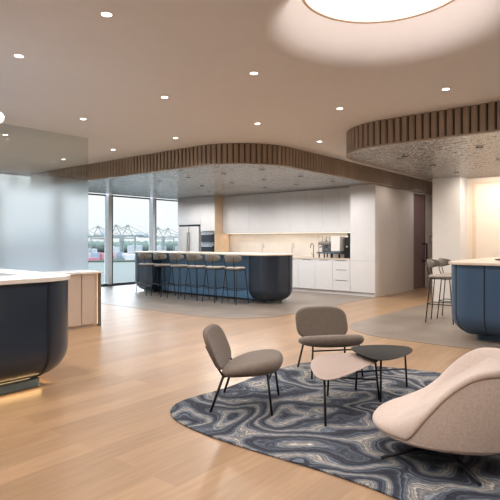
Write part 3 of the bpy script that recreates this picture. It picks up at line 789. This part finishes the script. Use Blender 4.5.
# ------------------------------------------------------------------ coffee tables
def coffee_table(label, corners, rads, zt, feet, tops, m, stretch):
    cx = sum(f[0] for f in feet) / 3; cy = sum(f[1] for f in feet) / 3
    t = empty('coffee_table', (cx, cy, RZ), 0, label, 'table')
    poly = [(x - cx, y - cy) for x, y in smooth_poly(corners, 3)]
    nr = normals2(poly)
    rg = []
    for ins, z in ((.02, -.012), (.004, -.008), (0, -.002), (.003, 0)):
        rg.append([(p[0] - q_.x * ins, p[1] - q_.y * ins, zt - RZ + z) for p, q_ in zip(poly, nr)])
    link('table_top', loft(B(), rg), m, t, smooth='auto')
    for f, u in zip(feet, tops):
        link('leg', tube(B(), [(f[0] - cx, f[1] - cy, 0), (u[0] - cx, u[1] - cy, zt - RZ - .011)], .0095), 'black', t, smooth=True)
    def at(i, z):
        s = z / (zt - RZ - .011); f, u = feet[i], tops[i]
        return (f[0] + (u[0] - f[0]) * s - cx, f[1] + (u[1] - f[1]) * s - cy, z)
    bm = B()
    for i, j in stretch: tube(bm, [at(i, .165), at(j, .165)], .007)
    link('stretcher', bm, 'black', t, smooth=True)
    return t
coffee_table('low blush coffee table with rounded triangular top and black legs', [(3.45, 2.225), (3.68, 2.345), (3.86, 2.375), (3.99, 2.295), (4.09, 2.18), (4.11, 2.02), (4.04, 1.90), (3.92, 1.865), (3.64, 1.865), (3.34, 1.860), (3.20, 1.885), (3.165, 1.955), (3.25, 2.06)], None, .345,
             [(3.17, 1.91), (3.80, 2.27), (3.99, 1.885)], [(3.22, 1.95), (3.80, 2.25), (3.97, 1.91)], 'pink_top', [(1, 2)])
coffee_table('black coffee table with rounded triangular top overlapping the blush one', [(4.06, 2.19), (4.14, 2.225), (4.225, 2.205), (4.37, 2.10), (4.46, 1.96), (4.485, 1.825), (4.39, 1.75), (4.235, 1.71), (4.03, 1.72), (3.87, 1.76), (3.82, 1.84), (3.89, 1.97), (3.965, 2.09)], None, .385,
             [(3.936, 1.847), (4.11, 2.165), (4.506, 1.857)], [(3.95, 1.85), (4.10, 2.14), (4.46, 1.86)], 'black_top', [(1, 2)])

# ------------------------------------------------------------------ pod armchair
def pod():
    t = empty('swivel_armchair', (3.2, 1.09, RZ), face_rot((-.25, .97)), 'cream upholstered swivel armchair with black star base at the right edge', 'armchair')
    n = 72
    def sm(u): u = max(0, min(1, u)); return u * u * (3 - 2 * u)
    def plan(a, s=1.0):
        rx, ry = .405, (.43 if abs(a) < pi / 2 else .45)
        c, d = sin(a), cos(a); e = 2.25
        r = 1 / ((abs(c) / rx) ** e + (abs(d) / ry) ** e) ** (1 / e)
        return (r * c * s + .045, r * d * s)
    def P(a, s, z):
        x, y = plan(a, s); return (x, y, z)
    A = [(-pi + 2 * pi * k / n) for k in range(n)]
    ZS = .180; HB = .40
    def k_(a): return sin(pi / 2 * max(0, min(1, (abs(a) - radians(67)) / radians(62))))
    rg = []
    for s, z in ((.05, .115), (.35, .117), (.6, .120), (.78, .130), (.90, .147), (.965, .166), (.985, ZS - .003)): rg.append([P(a, s, z) for a in A])
    link('lower_shell', loft(B(), rg), 'cream', t, smooth=True)
    rg = []
    for u in (0, .12, .3, .5, .7, .88, 1.0):
        rg.append([P(a, .975 + (.045 * sin(pi * (.15 + .75 * u)) + .0 * u) * k_(a), ZS + HB * k_(a) * u - .002) for a in A])
    link('back_shell', loft(B(), rg, cap0=True, cap1=False), 'cream_back', t, smooth='auto')
    F = [(.99, 0), (1.0, .022), (.995, .046), (.975, .068), (.94, .084), (.88, .097), (.80, .107), (.68, .113), (.54, .116), (.38, .118), (.22, .118), (.06, .118)]
    K = [(.985, .40), (1.0, .404), (.998, .410), (.985, .415), (.955, .417), (.91, .408), (.84, .375), (.74, .31), (.60, .23), (.42, .165), (.24, .130), (.06, .118)]
    def k2(a): return sm((abs(a) - radians(35)) / radians(115))
    rg = []
    for jj, ((fs, fz), (ks, kz)) in enumerate(zip(F, K)):
        row = []
        for a in A:
            w_ = max(0, min(1, (jj - 2) / 4)); kk = max(k_(a), k_(a) * (1 - w_) + k2(a) * w_)
            q = P(a, fs + (ks - fs) * k_(a), ZS + fz + (kz - fz) * kk)
            row.append((q[0], q[1], q[2] - (.045 * q[1] / .43 * min(1, fz / .08))))
        rg.append(row)
    link('seat', loft(B(), rg), 'cream', t, smooth=True)
    # base
    link('post', lathe(B(), [(.03, .045), (.026, .125)], n=20), 'black', t)
    for k in range(4):
        a = radians(45 + 90 * k) + radians(-12)
        link('leg', tube(B(), [(0, 0, .062), (.18 * cos(a), .18 * sin(a), .05), (.40 * cos(a), .40 * sin(a), .012)], [.016, .014, .010]), 'black', t, smooth=True)
    return t
pod()

# ------------------------------------------------------------------ outside: river, quay, cranes
VD = Vector((.63, .777)).normalized(); VR = Vector((VD.y, -VD.x))
def out(t, s): p = VD * t + VR * s; return p.x, p.y
def strip(name, t0, t1, s0, s1, z0, z1, m):
    bm = B(); pts = [out(t0, s0), out(t0, s1), out(t1, s1), out(t1, s0)]
    return link(name, prism(bm, pts, z0, z1), m)
tag(strip('river', 25, 780, -1500, 1500, -31, -30, 'water'), 'calm grey river water seen below the far windows', 'water', kind='stuff')
tag(strip('far_quay', 740, 6000, -5000, 5000, -32, -27.5, 'quay'), 'flat pale quay ground beyond the river', 'ground', kind='structure')
def crane(loc, rz, sc):
    t = empty('harbour_crane', (loc[0], loc[1], -27.5), rz, 'pale green ship to shore crane standing on the far quay', 'crane', 'harbour cranes on the far quay'); t.scale = (sc,) * 3
    bm = B()
    for x in (-12, 12):
        for y in (-9, 9): box(bm, x - 1, x + 1, y - 1, y + 1, 0, 34)
        box(bm, x - .8, x + .8, -9, 9, 12, 14); box(bm, x - .8, x + .8, -9, 9, 31, 33.5)
    box(bm, -12, 12, -9.8, -8.2, 30, 32); box(bm, -12, 12, 8.2, 9.8, 30, 32)
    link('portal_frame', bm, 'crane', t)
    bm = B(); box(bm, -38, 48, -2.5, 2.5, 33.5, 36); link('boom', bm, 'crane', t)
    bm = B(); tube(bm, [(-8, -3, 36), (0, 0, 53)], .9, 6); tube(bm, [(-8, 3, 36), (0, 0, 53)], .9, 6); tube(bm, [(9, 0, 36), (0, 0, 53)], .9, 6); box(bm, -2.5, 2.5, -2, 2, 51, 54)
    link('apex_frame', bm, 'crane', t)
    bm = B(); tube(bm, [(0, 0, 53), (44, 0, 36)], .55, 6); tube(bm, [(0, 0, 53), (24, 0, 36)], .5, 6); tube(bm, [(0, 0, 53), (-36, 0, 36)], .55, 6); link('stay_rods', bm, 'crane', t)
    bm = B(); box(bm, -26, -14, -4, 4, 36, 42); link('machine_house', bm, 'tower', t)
    return t
c0 = None
base_rz = atan2(VR.y, VR.x)
for i, (px, tt, sc, rr) in enumerate([(98, 900, 1.0, .12), (116, 940, 1.06, 0.1), (127.8, 895, 1.03, 3.1), (80, 1000, 1, .1), (158, 1010, 1.0, .1), (168, 1060, 1.0, 3.1), (66, 900, 1, 0), (40, 930, 1, .1)]):
    l = (px - 250) / 510.0; X = tt * (.7716 + .6361 * l); Y = tt * (.6361 - .7716 * l)
    if c0 is None: c0 = crane((X, Y), base_rz + rr, sc); o = c0
    else:
        o = copy_tree(c0); o.location = (X, Y, -27.5); o.rotation_euler.z = base_rz + rr; o.scale = (sc,) * 3
# container stacks
proto_c = {}
for k in range(110):
    tt = 760 + 9 * (k % 11) + random.uniform(0, 1); s = -215 + 13.2 * (k // 11) * 3.6 + 4.1 * (k % 11) + random.uniform(-.5, .5)
    h = random.choice([5.2, 7.8, 7.8, 10.4]); mi = random.choice([0, 1, 1, 2, 3, 3, 4])
    key = (h, mi)
    if key not in proto_c:
        bm = B(); nlev = int(h / 2.6)
        for q_ in range(nlev): box(bm, -6, 6, -3.6, -1.25, q_ * 2.6, q_ * 2.6 + 2.5); box(bm, -6, 6, -1.1, 1.25, q_ * 2.6, q_ * 2.6 + 2.5)
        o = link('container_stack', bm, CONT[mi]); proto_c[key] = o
    else:
        o = proto_c[key].copy(); COL.objects.link(o)
    x, y = out(tt, s); o.location = (x, y, -27.5); o.rotation_euler.z = base_rz
    tag(o, 'stack of %s shipping containers on the far quay' % ['red', 'pink', 'blue', 'white', 'brown'][mi], 'container stack', 'container stacks on the far quay')
sh = empty('cargo_ship', (0, 0, -30), base_rz, 'red hulled cargo ship moored at the far quay, left window', 'ship')
tt = 712; l = (66 - 250) / 510.0; sh.location = (tt * (.7716 + .6361 * l), tt * (.6361 - .7716 * l), -30)
bm = B(); hp = [(-40, -5), (34, -5), (44, 0), (34, 5), (-40, 5)]
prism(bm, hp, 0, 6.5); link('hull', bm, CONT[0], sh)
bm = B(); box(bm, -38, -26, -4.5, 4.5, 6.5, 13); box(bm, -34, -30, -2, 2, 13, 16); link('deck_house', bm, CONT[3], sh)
# trees and far buildings
bm = B()
for k in range(1500):
    tt = random.uniform(1200, 1800); s = random.uniform(-900, 900); r = random.uniform(13, 20); x, y = out(tt, s)
    bmesh.ops.create_icosphere(bm, subdivisions=1, radius=r, matrix=Matrix.Translation((x, y, -27.5 + r * .55)) @ Matrix.Diagonal((1.4, 1.4, .8, 1)))
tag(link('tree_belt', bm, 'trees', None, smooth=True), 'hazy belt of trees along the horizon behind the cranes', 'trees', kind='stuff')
for k in range(26):
    tt = 1100 + 22 * (k % 2); s = -600 + 48 * k; x, y = out(tt, s)
    w, h = random.uniform(8, 22), random.uniform(8, 20)
    bm = B(); box(bm, -w, w, -8, 8, 0, h); box(bm, -w * .3, w * .3, -5, 5, h, h + 2)
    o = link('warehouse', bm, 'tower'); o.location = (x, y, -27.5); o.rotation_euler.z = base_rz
    tag(o, 'pale low warehouse behind the container yard', 'building', 'pale warehouses behind the containers')
